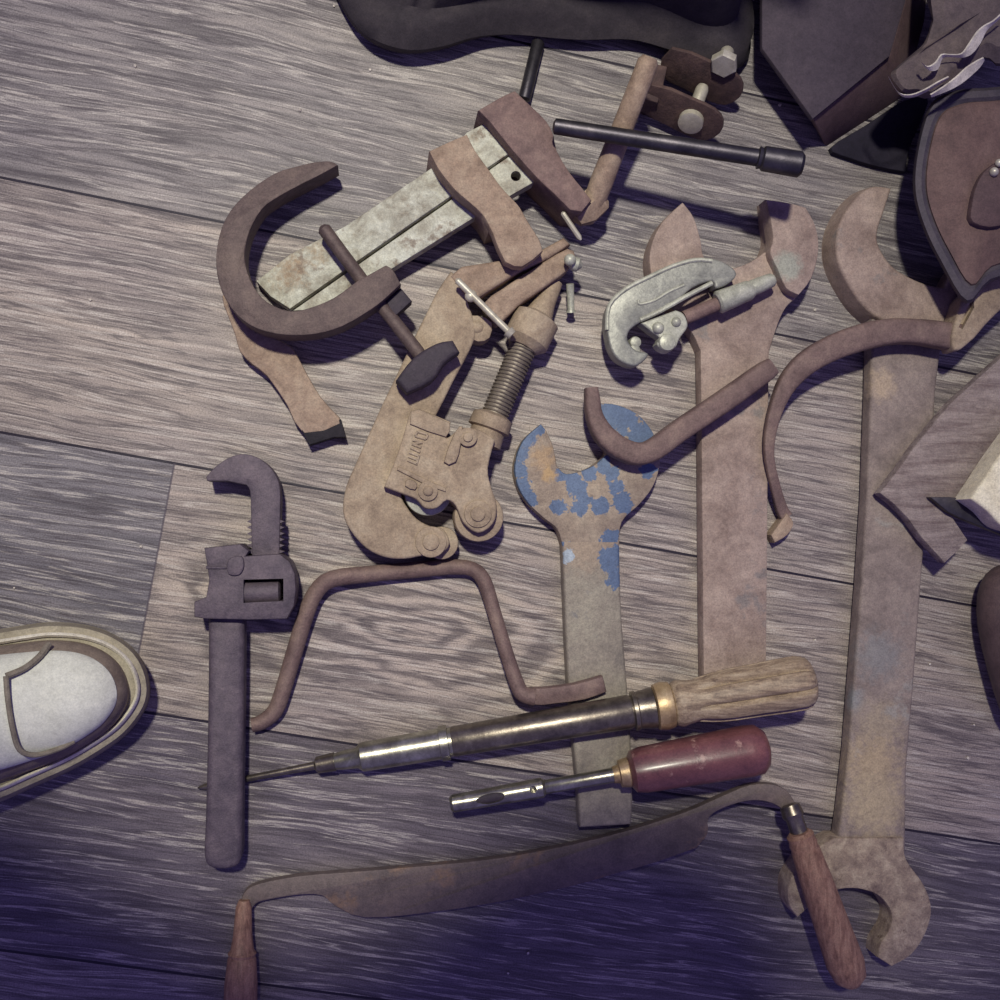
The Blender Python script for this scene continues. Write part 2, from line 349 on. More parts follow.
g.l(c, g.b.inputs['Base Color']); g.b.inputs['Roughness'].default_value = 0.55; g.b.inputs['Specular IOR Level'].default_value = 0.35
g.bump(g.math('SUBTRACT', g.math('ADD', g1, g.math('MULTIPLY', g2, 0.8)), g.math('MULTIPLY', seam, 1.5)), 0.45, 0.0012)
M['floor'] = g.m

# ---------------------------------------------------------------- floor
bm = bmesh.new()
fv = [bm.verts.new(Vector(p)) for p in ((-1.6, -1.4, 0), (1.6, -1.4, 0), (1.6, 1.6, 0), (-1.6, 1.6, 0), (-1.6, -1.4, -0.012), (1.6, -1.4, -0.012), (1.6, 1.6, -0.012), (-1.6, 1.6, -0.012))]
for f in ((0, 1, 2, 3), (7, 6, 5, 4), (0, 4, 5, 1), (1, 5, 6, 2), (2, 6, 7, 3), (3, 7, 4, 0)): bm.faces.new([fv[i] for i in f])
me = finish(bm, 'floor', M['floor']); fo = bpy.data.objects.new('floor', me); C.objects.link(fo); fo['kind'] = 'structure'
fo['label'] = 'grey brown wood grain laminate floor'

# ---------------------------------------------------------------- big open ended spanner in the middle
t = thing('open_end_spanner', 'pinkish rusty open ended spanner in the middle, tubing cutter across its jaws', 'spanner', P(735, 450))
head = [(683, 202, 's'), (694, 217), (701, 240), (704, 256), (716, 268), (733, 268), (750, 262), (766, 251, 's'), (770, 238), (768, 220), (766, 199, 's'), (787, 202), (806, 207, 's'), (816, 226), (819, 250), (812, 278), (797, 297), (786, 308), (778, 325), (770, 350, 's'), (700, 350, 's'), (692, 333), (676, 314), (658, 292), (650, 268), (651, 246), (662, 222)]
part('jaw_head', BM(prism, smooth(head, 4), 0, lambda x, y: 17 - 4.3 * max(0, min(1, (y - 285) / 60)), 1.3), M['pink'], t)
rj = [(766, 199, 's'), (787, 202), (806, 207, 's'), (816, 226), (819, 250), (812, 278), (799, 295, 's'), (786, 288), (777, 268), (770, 252), (773, 236)]
part('raised_jaw', BM(prism, smooth(rj, 3), 12, 25, 1.4), M['pinka'], t)
part('handle', BM(prism, [(700, 330), (770, 330), (769, 400), (768, 520), (767, 640), (766, 706), (704, 706), (703, 640), (702, 520), (701, 400)], 2, 13, 1.5), M['pink'], t)

# ---------------------------------------------------------------- large double spanner on the right
t = thing('double_open_end_spanner', 'longest spanner, dull rusty double open ended one down the right side', 'spanner', BASEL)
head = [(892, 188, 's'), (871, 187), (851, 204), (838, 230), (838, 260), (852, 290), (868, 310), (888, 322), (915, 326), (945, 322), (968, 312), (977, 290), (969, 262, 's'), (955, 268), (945, 287, 's'), (930, 285), (910, 277), (892, 265), (880, 247), (878, 232), (885, 210)]
part('upper_jaw_head', BM(prism, smooth(head, 4), 0, 18, 2.2, 3, 0.05), M['pink'], t)
part('handle', BM(prism, [(872, 318), (945, 318), (936, 392), (935, 417), (928, 500), (922, 580), (919, 620), (914, 689), (907, 770), (906, 852), (836, 852), (842, 812), (849, 749), (856, 656), (861, 592), (867, 500), (871, 390)], 3, 14, 2.2, 3), M['bigh'], t)
head = [(834, 838, 's'), (820, 846), (803, 860), (789, 882), (789, 905), (798, 918, 's'), (815, 903), (833, 892, 's'), (846, 889), (863, 890), (880, 897), (891, 912), (890, 928), (880, 945), (878, 958, 's'), (892, 967, 's'), (912, 955), (926, 934), (932, 910), (925, 886), (907, 860), (904, 838, 's')]
part('lower_jaw_head', BM(prism, smooth(head, 4), 0, 17, 1.6, 2), M['pitted'], t)

# ---------------------------------------------------------------- blue painted spanner
t = thing('painted_spanner', 'open ended spanner with worn blue paint on its jaws', 'spanner', BASEB)
head = [(541, 424, 's'), (523, 441), (515, 465), (518, 486), (529, 504), (545, 519), (557, 529), (563, 548, 's'), (619, 548, 's'), (622, 522), (640, 504), (654, 485), (660, 462), (656, 438), (640, 416), (618, 405), (598, 403, 's'), (599, 420), (607, 447), (604, 457), (589, 468), (567, 474), (557, 466, 's'), (553, 446), (546, 430, 's')]
part('jaw_head', BM(prism, smooth(head, 4), 0, lambda x, y: 14 - 2.2 * max(0, min(1, (y - 515) / 30)), 1.2), M['blue'], t)
part('handle', BM(prism, smooth([(561, 526, 's'), (620, 526, 's'), (620, 560), (622, 620), (627, 680), (631, 740), (633, 800), (631, 825, 's'), (580, 828, 's'), (577, 780), (573, 740), (568, 680), (565, 616), (563, 560)], 2), 1.5, 12, 1.8, 3), M['blueh'], t)

# ---------------------------------------------------------------- bar clamp with cream rail
t = thing('bar_clamp', 'sliding bar clamp with chipped cream painted rail and rusty jaws', 'clamp', P(480, 200))
zrail = lambda x, y=0: 12 + (x - 255) / 280 * 15
r1 = part('rail', BM(prism, [(256, 281), (290, 254), (345, 226), (437, 164), (467, 132), (489, 121), (513, 151), (489, 167), (454, 194), (362, 258), (290, 309), (270, 296)], lambda x, y: max(0.5, zrail(x) - 12), zrail, 1.0), M['rail'], t, 'cream painted upper rail')
r2 = part('rail', BM(prism, [(292, 311), (363, 261), (456, 196), (491, 168.5), (515, 152), (538, 180), (517, 192), (480, 214), (395, 267), (345, 296), (308, 310)], lambda x, y: max(0.5, zrail(x) - 12), lambda x, y: zrail(x) - 1, 1.0), M['rail'], t, 'cream painted lower rail')
carve(r2, BM(disc, (519, 168), 5, 2, 40, 18, 0))
jf = [(478, 110, 's'), (500, 97), (515, 90, 's'), (531, 105), (547, 121), (554, 135), (557, 150), (570, 172), (583, 188), (592, 200, 's'), (582, 212, 's'), (570, 210, 's'), (552, 192), (537, 178), (512, 150), (489, 121, 's')]
part('fixed_jaw', BM(prism, smooth(jf, 2), 0, 36, 1.6), M['jaw'], t)
js = [(429, 151, 's'), (448, 142), (467, 134, 's'), (475, 150), (488, 168), (500, 185), (512, 198), (520, 207), (526, 218, 's'), (490, 228, 's'), (482, 214), (470, 203), (455, 190), (445, 178), (437, 167)]
bm = bmesh.new(); prism(bm, smooth(js, 2), 0, 37.6, 1.2)
prism(bm, smooth([(518, 204, 's'), (530, 224), (540, 240), (543, 251, 's'), (533, 260), (522, 267, 's'), (505, 262), (492, 232), (482, 213, 's')], 2), 29, 38, 1.6)
part('sliding_jaw', bm, M['tan'], t)
bm = bmesh.new(); lathe(bm, (576, 220, 22), (601, 196, 22), [(0, 8), (0.25, 14), (0.35, 16), (0.85, 16), (1, 11)], 6)
part('collar_nut', bm, M['tan'], t)
bm = bmesh.new(); lathe(bm, (590, 212, 22), (650, 57, 61), [(0, 10), (0.05, 11), (0.2, 11.5), (0.6, 10.5), (0.97, 10), (1, 7)], 18)
part('screw_handle', bm, M['tan'], t)
bm = bmesh.new(); lathe(bm, (562, 212, 30), (581, 240, 30), [(0, 1), (0.05, 2.6), (0.9, 2.6), (1, 1)], 8)
part('cotter_pin', bm, M['bolt'], t)

# ---------------------------------------------------------------- flat socket key under the hook
t = thing('flat_key', 'short flat rusted bar with an open dark end, below the iron hook', 'bar', P(275, 370))
fk = [(222, 296), (228, 316), (235, 335), (240, 352), (252, 364), (267, 376), (287, 405), (304, 434), (341, 424), (332, 410), (320, 396), (306, 372), (294, 350), (287, 344), (262, 328), (244, 300), (236, 282)]
kb = part('bar', BM(prism, smooth([(*p, ) for p in fk], 2), 0, 12, 1.2), M['tan'], t)
bm = bmesh.new(); prism(bm, [(301, 429), (341, 419), (346, 437), (334, 437), (309, 445)], lambda x, y: 0 if y < 430 else 0, 11.8, 0.4)  # solid end piece in one near-black colour
part('socket_end', bm, M['patch2'], t, 'near black open end')

# ---------------------------------------------------------------- iron hook with tommy bar
t = thing('iron_hook', 'dark iron C shaped hook with a tommy bar through its end', 'hook', P(290, 260))
zhook = lambda x, y: 3 + 14 * max(0, min(1, (y - 165) / 90)) + 4 * max(0, min(1, (x - 300) / 90))
ho = [(330, 161), (314, 162), (297, 166), (275, 173), (250, 190), (230, 211), (219, 236), (216, 265), (222, 292), (237, 315), (258, 329), (286, 335), (315, 334), (343, 326), (372, 309), (386, 298, 's'), (401, 284, 's'), (393, 270), (386, 265, 's'), (368, 275), (357, 281), (335, 297), (312, 307), (290, 311), (267, 302), (254, 287), (246, 267), (245, 250), (250, 230), (262, 209), (278, 197), (300, 185), (320, 175), (338, 165, 's')]
part('hook_body', BM(prism, smooth(ho, 3), zhook, lambda x, y: zhook(x, y) + 20, 1.3), M['hook'], t)
part('tommy_bar', BM(tube, [(322, 226, 28, 3), (324, 229, 28, 6.5), (370, 291, 30, 6.5), (418, 352, 33, 6.5), (424, 361, 34, 6)], 12), M['hook'], t)
bm = bmesh.new(); prism(bm, smooth([(396, 380, 's'), (407, 393, 's'), (432, 381), (445, 363), (460, 352, 's'), (453, 340, 's'), (437, 343), (414, 357)], 3), 27.5, 42, 2.5, 3)
part('end_grip', bm, M['dark'], t, 'black end grip')
bm = bmesh.new(); prism(bm, [(386, 301), (401, 288), (412, 301), (394, 317)], 22, 34, 0.8); part('shade_block', bm, M['dark'], t)  # dark block put in for the hook end's side and its shadow

# ---------------------------------------------------------------- big pipe cutter
t = thing('pipe_cutter', 'large dusty tan pipe cutter with threaded screw and roller wheels', 'pipe cutter', P(430, 430))
fr_ = [(451, 271, 's'), (438, 290), (427, 312), (416, 334), (400, 368), (384, 401), (369, 434), (357, 461), (346, 487), (343, 512), (350, 530), (366, 548), (384, 557), (404, 559), (426, 555), (442, 553), (450, 543), (443, 529), (430, 526), (417, 519), (407, 507), (401, 493), (408, 470), (422, 440), (440, 408), (455, 378), (470, 350), (476, 330), (469, 305), (459, 277, 's')]
frm = part('frame', BM(prism, smooth(fr_, 3), 6, 24, 2.6, 3), M['cast'], t)
bm = bmesh.new(); prism(bm, [(450, 276), (462, 266), (507, 259), (519, 262), (546, 247), (564, 237), (571, 244), (549, 258), (519, 272), (478, 298), (464, 294)], 10, 25, 2.2, 3)
part('upper_yoke', bm, M['tan'], t)
bm = bmesh.new(); prism(bm, smooth([(484, 303), (503, 288), (521, 276), (543, 262), (568, 248), (576, 256), (568, 270), (552, 282), (535, 294), (518, 306), (503, 321), (494, 322)], 2), 8, 24, 2, 3)
part('lower_yoke', bm, M['tan'], t)
bm = bmesh.new(); prism(bm, smooth([(466, 318), (478, 315), (492, 322), (490, 338), (478, 342), (466, 334)], 2), 10, 23, 1.6)
ball(bm, (477, 327, 22), 7, (1, 1, .6)); part('nut', bm, M['cast'], t)
bm = bmesh.new(); lathe(bm, (456, 279, 34), (512, 335, 34), [(0, 1), (0.03, 3.4), (0.92, 3.4), (0.93, 6), (1, 5)], 10)
ball(bm, (471, 296, 33), 6, (1, 1, .8)); part('tee_bar', bm, M['bolt'], t, 'thin bright tee bar')
bm = bmesh.new(); lathe(bm, (568, 262, 26), (582, 266, 26), [(0, 3), (0.3, 7), (0.7, 7), (1, 2)], 12); ball(bm, (570, 260, 31), 6)
lathe(bm, (570, 284, 16), (571, 312, 10), [(0, 4), (0.9, 3.5), (1, 5)], 10)
part('end_pin', bm, M['greyl'], t)
bm = bmesh.new(); lathe(bm, (556, 282, 14), (522, 348, 17), [(0, 7), (0.3, 10), (0.5, 14), (0.56, 23), (0.9, 23), (1, 15)], 20); part('knob', bm, M['cast'], t)
bm = bmesh.new(); lathe(bm, (528, 335, 17), (489, 428, 17), [(0, 12.2), (1, 12.2)], 18)
A_, B_ = P(526, 340, 17), P(491, 424, 17); ax = (B_ - A_).normalized(); s1 = ax.orthogonal().normalized(); s2 = ax.cross(s1); hl = []
for i in range(24 * 16 + 1):
    a = 2 * math.pi * i / 16; hl.append((A_.lerp(B_, i / 384) + (s1 * math.cos(a) + s2 * math.sin(a)) * 13.0 * S, 0.9 * S))
tube3(bm, hl, 6); part('threaded_screw', bm, M['screw'], t, 'threaded screw')
bm = bmesh.new(); lathe(bm, (494, 414, 17), (483, 444, 17), [(0, 14), (0.1, 20), (0.5, 21), (0.55, 17), (1, 18)], 20); part('collar', bm, M['cast'], t)
sb = [(410, 412, 's'), (419, 408, 's'), (451, 422, 's'), (447, 438), (462, 428), (480, 430), (495, 440, 's'), (488, 468), (491, 486), (497, 506), (493, 524), (478, 533), (463, 522), (456, 506), (447, 500), (437, 508), (425, 508), (416, 499), (403, 494), (384, 487, 's'), (394, 463), (402, 440)]
blk = part('slide_block', BM(prism, smooth(sb, 3), 12, 33, 2.0, 3), M['cast'], t)
bm = bmesh.new(); prism(bm, smooth([(455, 432), (463, 426), (461, 444), (456, 462), (444, 462)], 2), 30, 36, 1.5); disc(bm, (468, 437), 9, 30, 36); disc(bm, (468, 437), 4.5, 36, 37.5)
prism(bm, [(398, 466), (432, 482), (446, 488), (446, 492), (428, 486), (397, 470)], 32, 34.5, 0.8)
prism(bm, smooth([(408, 479), (417, 483), (415, 490), (405, 486)], 2), 32, 35, 0.8)
prism(bm, smooth([(411, 411, 's'), (419, 409, 's'), (450, 423, 's'), (446, 437), (410, 424, 's')], 2), 32.5, 35, 1.0)
part('rib', bm, M['cast'], blk)
bm = bmesh.new()                                    # raised casting characters
def bar(a, b, r=1.3):
    tube(bm, [(385 + a[0] * .08, 400 + a[1] * .08, 33.4, r * .6), (385 + a[0] * .08, 400 + a[1] * .08, 33.4, r), (385 + b[0] * .08, 400 + b[1] * .08, 33.4, r), (385 + b[0] * .08, 400 + b[1] * .08, 33.4, r * .6)], 8)
for a, b in (((375, 450), (405, 392)), ((405, 392), (535, 432)), ((535, 432), (510, 490)), ((510, 490), (375, 450)), ((345, 500), (470, 530)), ((470, 530), (335, 550)), ((335, 550), (450, 592)), ((318, 595), (438, 652)),
             ((300, 655), (420, 700)), ((290, 705), (405, 752)), ((280, 750), (395, 800)), ((425, 690), (390, 808))): bar(a, b)
part('raised_lettering', bm, M['cast'], blk)
bm = bmesh.new(); disc(bm, (428, 492), 23, 15, 22, 32, 1.2); part('cutting_wheel', bm, M['greyl'], t)
bm = bmesh.new(); disc(bm, (428, 491), 9.5, 32, 35, 20); ball(bm, (428, 491, 35), 5, (1, 1, .6)); part('axle_pin', bm, M['cast'], t)
bm = bmesh.new(); disc(bm, (479, 517), 24, 10, 25, 32, 1.5); part('roller', bm, M['cast'], t)
bm = bmesh.new(); disc(bm, (478, 514), 13, 32.5, 34.5, 24); disc(bm, (478, 514), 7, 34, 36, 18); part('axle_pin', bm, M['cast'], t)
bm = bmesh.new(); disc(bm, (442, 543), 16, 7, 17, 28, 1.2); part('roller', bm, M['cast'], t)
bm = bmesh.new(); disc(bm, (431, 542), 15, 23.5, 25.5, 24); disc(bm, (431, 542), 8, 25, 27, 18); part('axle_pin', bm, M['cast'], t)

# ---------------------------------------------------------------- stillson pipe wrench
t = thing('pipe_wrench', 'blackened adjustable pipe wrench with hooked jaw beside the white sneaker', 'pipe wrench', P(240, 660))
hj = [(206, 477, 's'), (215, 467), (230, 457), (246, 454), (262, 460), (274, 472), (280, 488), (280, 520), (279, 562, 's'), (252, 562, 's'), (251, 520), (250, 492), (246, 485, 's'), (227, 481, 's'), (207, 481, 's')]
bm = bmesh.new(); prism(bm, smooth(hj, 3), 6, 21, 1.0)
hk = part('hook_jaw', bm, M['wrench'], t)
bm = bmesh.new()
for i in range(6):
    y = 520 + i * 6; prism(bm, [(247, y + 1.5), (252, y - 1), (252, y + 4)], 8, 20); prism(bm, [(278, y - 1), (284, y + 1.5), (278, y + 4)], 8, 20)
part('screw_teeth', bm, M['wrench'], hk)
hs = [(204, 548), (222, 546), (240, 544), (249, 551), (246, 556), (262, 555), (280, 554), (290, 562), (295, 574), (296, 590), (294, 606), (287, 619), (250, 620), (207, 619), (194, 617), (194, 602), (206, 597), (209, 580), (207, 566)]
hb = part('housing', BM(prism, hs, 3, 29, 1.4), M['wrench'], t)
carve(hb, BM(prism, [(240, 581), (281, 580), (281, 603), (240, 605)], -5, 45))
bm = bmesh.new(); lathe(bm, (242, 593, 20.5), (281, 591.5, 20.5), [(0, 8), (0.05, 11), (0.95, 11), (1, 8)], 24, lambda th, s: 1 + 0.03 * math.cos(th * 22)); part('adjusting_nut', bm, M['wrench'], t)
bm = bmesh.new(); prism(bm, smooth([(228, 560), (241, 556), (244, 566), (239, 575), (228, 574)], 3), 28, 31, 1.0); prism(bm, [(206, 566), (228, 567), (227, 569), (206, 569)], 28.5, 30, 0.4); part('heel_jaw_plate', bm, M['wrench'], t)
bm = bmesh.new(); prism(bm, smooth([(208, 612, 's'), (244, 612, 's'), (244, 660), (243, 740), (242, 820), (241, 858), (232, 869), (212, 869), (204, 858), (205, 820), (207, 740), (208, 660)], 3), 8, 21, 3.5, 3)
part('handle', bm, M['wrench'], t)

# ---------------------------------------------------------------- bit brace crank
t = thing('brace_crank', 'thin bent brown crank rod above the ratchet screwdriver, one end flattened', 'crank', P(400, 640))
cr = [(252, 725, 6, 7), (262, 722, 6, 7.5), (275, 711, 6, 8), (283, 690, 6.5, 8), (295, 650, 7, 8.2), (306, 614, 8, 8.2), (316, 592, 8, 8.2), (332, 579, 9, 8.5), (370, 574, 7, 8.2), (415, 570, 6, 8), (450, 567, 6, 7.8), (472, 569, 7, 7.5), (484, 581, 9, 7.5), (494, 612, 11, 7), (507, 655, 14, 7), (517, 684, 16, 7.5), (523, 694, 17, 8), (535, 697, 18, 9)]
part('bent_rod', BM(tube, cr, 14, None, 3), M['arc'], t)
bm = bmesh.new(); prism(bm, smooth([(524, 690), (545, 688), (575, 684), (603, 676, 's'), (607, 692, 's'), (585, 700), (555, 704), (532, 705)], 2), 13, 20, 1.4); part('flat_end', bm, M['arc'], t)

# ---------------------------------------------------------------- ratchet screwdriver
t = thing('ratchet_screwdriver', 'long steel ratchet screwdriver with grooved wooden handle lying across the spanners', 'screwdriver', P(560, 730))
Z0, Z1 = 12.6, 33.4
def yk(px): return (px, 757 - (px - 362) * 0.1695, Z0 + (px - 362) / 440 * (Z1 - Z0))
bm = bmesh.new(); lathe(bm, (198, 788, 2.5), yk(335), [(0, 1), (0.05, 3), (0.6, 3.2), (0.85, 4), (0.87, 8), (1, 9)], 14); part('bit', bm, M['dsteel'], t)
bm = bmesh.new(); lathe(bm, yk(330), yk(452), [(0, 7), (0.1, 9), (0.22, 10), (0.26, 14), (0.9, 15), (0.905, 17), (0.97, 17), (0.975, 14), (1, 14)], 28); part('chuck', bm, M['steel'], t, 'bright steel chuck')
bm = bmesh.new(); lathe(bm, yk(450), yk(634), [(0, 13), (0.02, 14.5), (0.97, 16.5), (1, 15)], 28); part('barrel', bm, M['dsteel'], t)
bm = bmesh.new(); lathe(bm, yk(632), yk(656), [(0, 15), (0.05, 19), (0.2, 19), (0.25, 18), (0.9, 20), (1, 18)], 28); part('collar', bm, M['dsteel'], t)
bm = bmesh.new(); lathe(bm, yk(654), yk(673), [(0, 17), (0.1, 22), (0.5, 23.5), (0.9, 22), (1, 18)], 28); part('ferrule', bm, M['brass'], t, 'tan ferrule ring')
bm = bmesh.new()
def flute(th, s): return 1 - (0.22 * max(0, math.cos(th * 7 + 0.3)) ** 3 if 0.35 < s < 0.93 else 0)
lathe(bm, yk(671), yk(814), [(0, 17), (0.02, 21), (0.06, 23), (0.12, 21), (0.17, 20.5), (0.25, 23), (0.32, 24.5), (0.36, 25), (0.42, 25.5), (0.6, 26), (0.8, 27), (0.9, 27), (0.95, 25), (0.98, 20), (1, 12)], 48, flute); part('handle', bm, M['wood'], t, 'grooved worn wooden handle')

# ---------------------------------------------------------------- push drill
t = thing('push_drill', 'short steel push drill with a scratched dark red handle', 'drill', P(620, 775))
def pd(px): return (px, 804 - (px - 450) * 0.178, 20 + (px - 450) / 315 * 11.5)
bm = bmesh.new(); lathe(bm, pd(450), pd(545), [(0, 6), (0.03, 8.5), (0.6, 9), (0.85, 9.6), (0.97, 9.6), (1, 7)], 24)
tb = part('slotted_tube', bm, M['steel'], t)
a = pd(492); bm = bmesh.new(); zt = a[2] + 9 * S * 1000 + 1
prism(bm, smooth([(476, 803), (484, 797), (498, 794), (505, 796), (502, 802), (488, 806)], 3), zt - 5, zt + 2, 0); carve(tb, bm)
bm = bmesh.new(); disc(bm, (534, 791), 3.4, zt - 4, zt + 4, 14, 0); carve(tb, bm)
bm = bmesh.new(); lathe(bm, pd(470), pd(512), [(0, 6.6), (1, 7.0)], 20); part('slot_dark_core', bm, M['dark'], tb)  # dark core added so the inside of the slot looks shaded
bm = bmesh.new(); lathe(bm, pd(543), pd(620), [(0, 5), (0.03, 6.8), (1, 7.2)], 20); part('shaft', bm, M['steel'], t)
bm = bmesh.new(); lathe(bm, pd(613), pd(632), [(0, 8), (0.3, 9), (0.35, 13), (0.8, 14.5), (1, 12)], 22); part('ferrule', bm, M['brass'], t, 'dented brass ferrule')
bm = bmesh.new(); lathe(bm, pd(629), pd(768), [(0, 14), (0.03, 20), (0.1, 22), (0.5, 23.5), (0.85, 25), (0.93, 24), (0.98, 18), (1, 10)], 32, lambda th, s: 1 - 0.02 * math.cos(th * 6)); part('handle', bm, M['red'], t, 'dark red handle with pale scratches')

# ---------------------------------------------------------------- drawknife
t = thing('drawknife', 'rusty drawknife with two turned wooden handles along the bottom', 'drawknife', P(500, 900))
zf = lambda x, y: 6 + max(0, (x - 520)) * 0.045
bl = [(240, 906, 's'), (244, 893), (258, 884), (300, 876), (350, 872), (400, 868), (500, 858), (600, 838), (680, 814), (720, 797), (750, 785), (775, 785), (790, 794), (799, 812, 's'), (788, 822, 's'), (783, 810), (768, 802), (748, 801), (724, 808), (709, 818), (708, 834), (697, 848, 's'), (658, 862), (616, 874), (574, 886), (501, 902), (430, 913), (365, 918), (335, 906), (322, 896), (300, 895), (268, 900), (256, 904), (249, 914, 's')]
part('blade', BM(prism, smooth(bl, 3), lambda x, y: zf(x, y) - 5, lambda x, y: zf(x, y) + 1, 0.9), M['blade'], t)
bm = bmesh.new(); lathe(bm, (244, 900, 8), (239, 1040, 10), [(0, 5), (0.05, 7.5), (0.25, 9), (0.36, 11), (0.38, 13.5), (0.40, 12.5), (0.42, 13.5), (0.6, 15.5), (0.9, 16), (0.98, 12), (1, 5)], 24); part('handle', bm, M['woodh'], t, 'left turned wooden handle')
bm = bmesh.new(); lathe(bm, (789, 804, 23), (803, 842, 30), [(0, 6), (0.05, 10), (0.3, 11), (0.4, 8.5), (1, 9)], 20); part('tang_button', bm, M['dsteel'], t)
bm = bmesh.new(); lathe(bm, (799, 832, 30), (853, 985, 28.5), [(0, 10), (0.02, 13.5), (0.05, 12.8), (0.07, 14), (0.1, 13.2), (0.12, 14.3), (0.3, 16), (0.6, 17.5), (0.85, 19), (0.95, 16), (1, 8)], 24); part('handle', bm, M['woodh'], t, 'right turned wooden handle with ringed end')

# ---------------------------------------------------------------- small tubing cutter
t = thing('tubing_cutter', 'small grey tubing cutter lying over the middle spanner jaws', 'tubing cutter', P(690, 300))
tc = [(608, 338), (606, 318), (611, 302), (625, 288), (648, 275), (673, 264), (695, 258), (712, 258), (728, 264), (737, 274), (728, 284), (716, 288), (712, 281), (692, 288), (676, 303), (655, 315), (641, 322), (630, 330), (628, 340), (636, 350), (648, 353), (645, 360), (635, 366), (622, 362), (613, 353)]
fr2 = part('frame', BM(prism, smooth(tc, 3), 18, 30, 2.2, 3), M['grey'], t)
bm = bmesh.new()
tube(bm, [(*p, 2.2) for p in [(607, 330, 30), (609, 306, 30), (625, 289.5, 30), (649, 277, 30), (673, 266, 30), (695, 260, 30), (712, 261, 30)]], 8, None, 3)
tube(bm, [(*p, 1.6) for p in [(638, 300, 30), (640, 304, 30), (655, 300, 30), (668, 292, 30), (684, 285, 30)]], 8, None, 3)
tube(bm, [(*p, 2.5) for p in [(640, 320, 29.5), (660, 311, 29.5), (685, 297, 29.5), (712, 283, 29.5)]], 8, None, 2); part('raised_rim', bm, M['greyl'], fr2)
bm = bmesh.new(); prism(bm, smooth([(641, 323, 's'), (676, 310, 's'), (684, 314), (688, 326), (680, 338), (675, 348), (664, 350), (657, 344), (660, 338), (651, 331)], 3), 20, 31, 1.8, 3); ball(bm, (658, 328, 31), 6); ball(bm, (676, 322, 31), 5); part('slide', bm, M['greyl'], t)
bm = bmesh.new(); disc(bm, (668, 342), 9, 22, 33, 20, 2.5); part('cutting_wheel', bm, M['greyl'], t)
bm = bmesh.new(); disc(bm, (636, 342), 6, 16, 27, 16, 1.5); disc(bm, (635, 350), 6, 16, 27, 16, 1.5); part('roller', bm, M['greyl'], t)
bm = bmesh.new(); lathe(bm, (684, 318, 25), (722, 302, 25), [(0, 7), (1, 7)], 14); part('feed_screw', bm, M['jaw'], t)
bm = bmesh.new(); lathe(bm, (717, 303, 26), (752, 289, 26), [(0, 9), (0.05, 11.5), (0.9, 10), (1, 8)], 20); lathe(bm, (750, 289, 26), (774, 279, 26), [(0, 8), (0.4, 8), (0.9, 7), (1, 5)], 16); part('knob', bm, M['greyl'], t)

# ---------------------------------------------------------------- hooked bar over the blue spanner
bm = bmesh.new(); hb_ = [(591, 388, 20, 7), (592, 400, 20, 8.2), (594, 416, 20, 9), (603, 434, 20, 11), (619, 448, 20.5, 12), (637, 454, 21, 12), (654, 449, 21.5, 12), (680, 430, 22, 12), (725, 400, 22.5, 12), (760, 375, 23, 11.5), (771, 367, 23, 10)]
tube(bm, [(a, b, c + 2.5, r) for a, b, c, r in hb_], 16, (0.92, 1.0), 3)
solo('hooked_bar', 'brown iron bar with a curled hook end over the blue spanner', 'bar', bm, M['arc'], P(680, 430))

# ---------------------------------------------------------------- curved iron arm
t = thing('curved_arm', 'dark brown sickle shaped iron arm crossing the largest spanner', 'iron arm', P(850, 360))
ca = [(958, 338, 27, 13.5), (938, 335, 27, 13.5), (915, 332, 27, 12.5), (888, 332, 27, 13), (860, 338, 27, 13.5), (832, 348, 26, 13), (806, 363, 25, 12), (788, 382, 23.5, 10), (777, 405, 21, 7.5), (770, 432, 19, 6), (769, 458, 18, 5), (775, 486, 15, 5), (781, 508, 8, 6), (786, 517, 7, 6.5)]
part('arm', BM(tube, [(x, y, z - (1.5 if z > 22 else 0), r) for x, y, z, r in ca], 16, (1.0, 0.74), 3), M['arc'], t)
bm = bmesh.new(); prism(bm, smooth([(787, 513, 's'), (794, 523), (788, 535), (775, 543, 's'), (771, 535, 's')], 3), 0, 11, 1.2); part('end_eye', bm, M['tan'], t)
bm = bmesh.new(); prism(bm, smooth([(962, 300, 's'), (972, 289), (983, 283, 's'), (993, 276), (1012, 268, 's'), (1030, 285, 's'), (1000, 311), (986, 325), (975, 338), (962, 349, 's'), (955, 350), (952, 336)], 2), 19, 34, 1.8, 3)
eb = part('end_block', bm, M['cast'], t, 'tan end block')
bm = bmesh.new(); prism(bm, [(983, 292), (984, 304), (972, 326), (968, 324)], 30, 45); carve(eb, bm)

# ---------------------------------------------------------------- black rod with socket, thin rod
t = thing('socket_rod', 'black steel rod with a socket end resting on the clamp handle', 'rod', P(680, 145))
bm = bmesh.new(); lathe(bm, (553, 126, 47.5), (760, 158, 66), [(0, 4), (0.01, 7.5), (0.5, 7.8), (1, 8)], 20); part('shaft', bm, M['black'], t)
bm = bmesh.new(); lathe(bm, (757, 157.5, 65.8), (803, 165, 70), [(0, 7), (0.03, 10.5), (0.1, 9.5), (0.14, 11.5), (0.93, 12), (1, 9)], 24); so = part('socket', bm, M['black'], t)
bm = bmesh.new(); lathe(bm, (793, 163, 69), (812, 167, 71), [(0, 7), (1, 7)], 6); carve(so, bm)
bm = bmesh.new(); lathe(bm, (538.5, 41, 5), (524, 101, 5), [(0, 5), (0.03, 6.5), (0.97, 6.5), (1, 4)], 16)
solo('steel_rod', 'thin black rod running from the black bag towards the clamp jaw', 'rod', bm, M['black'], P(532, 60))

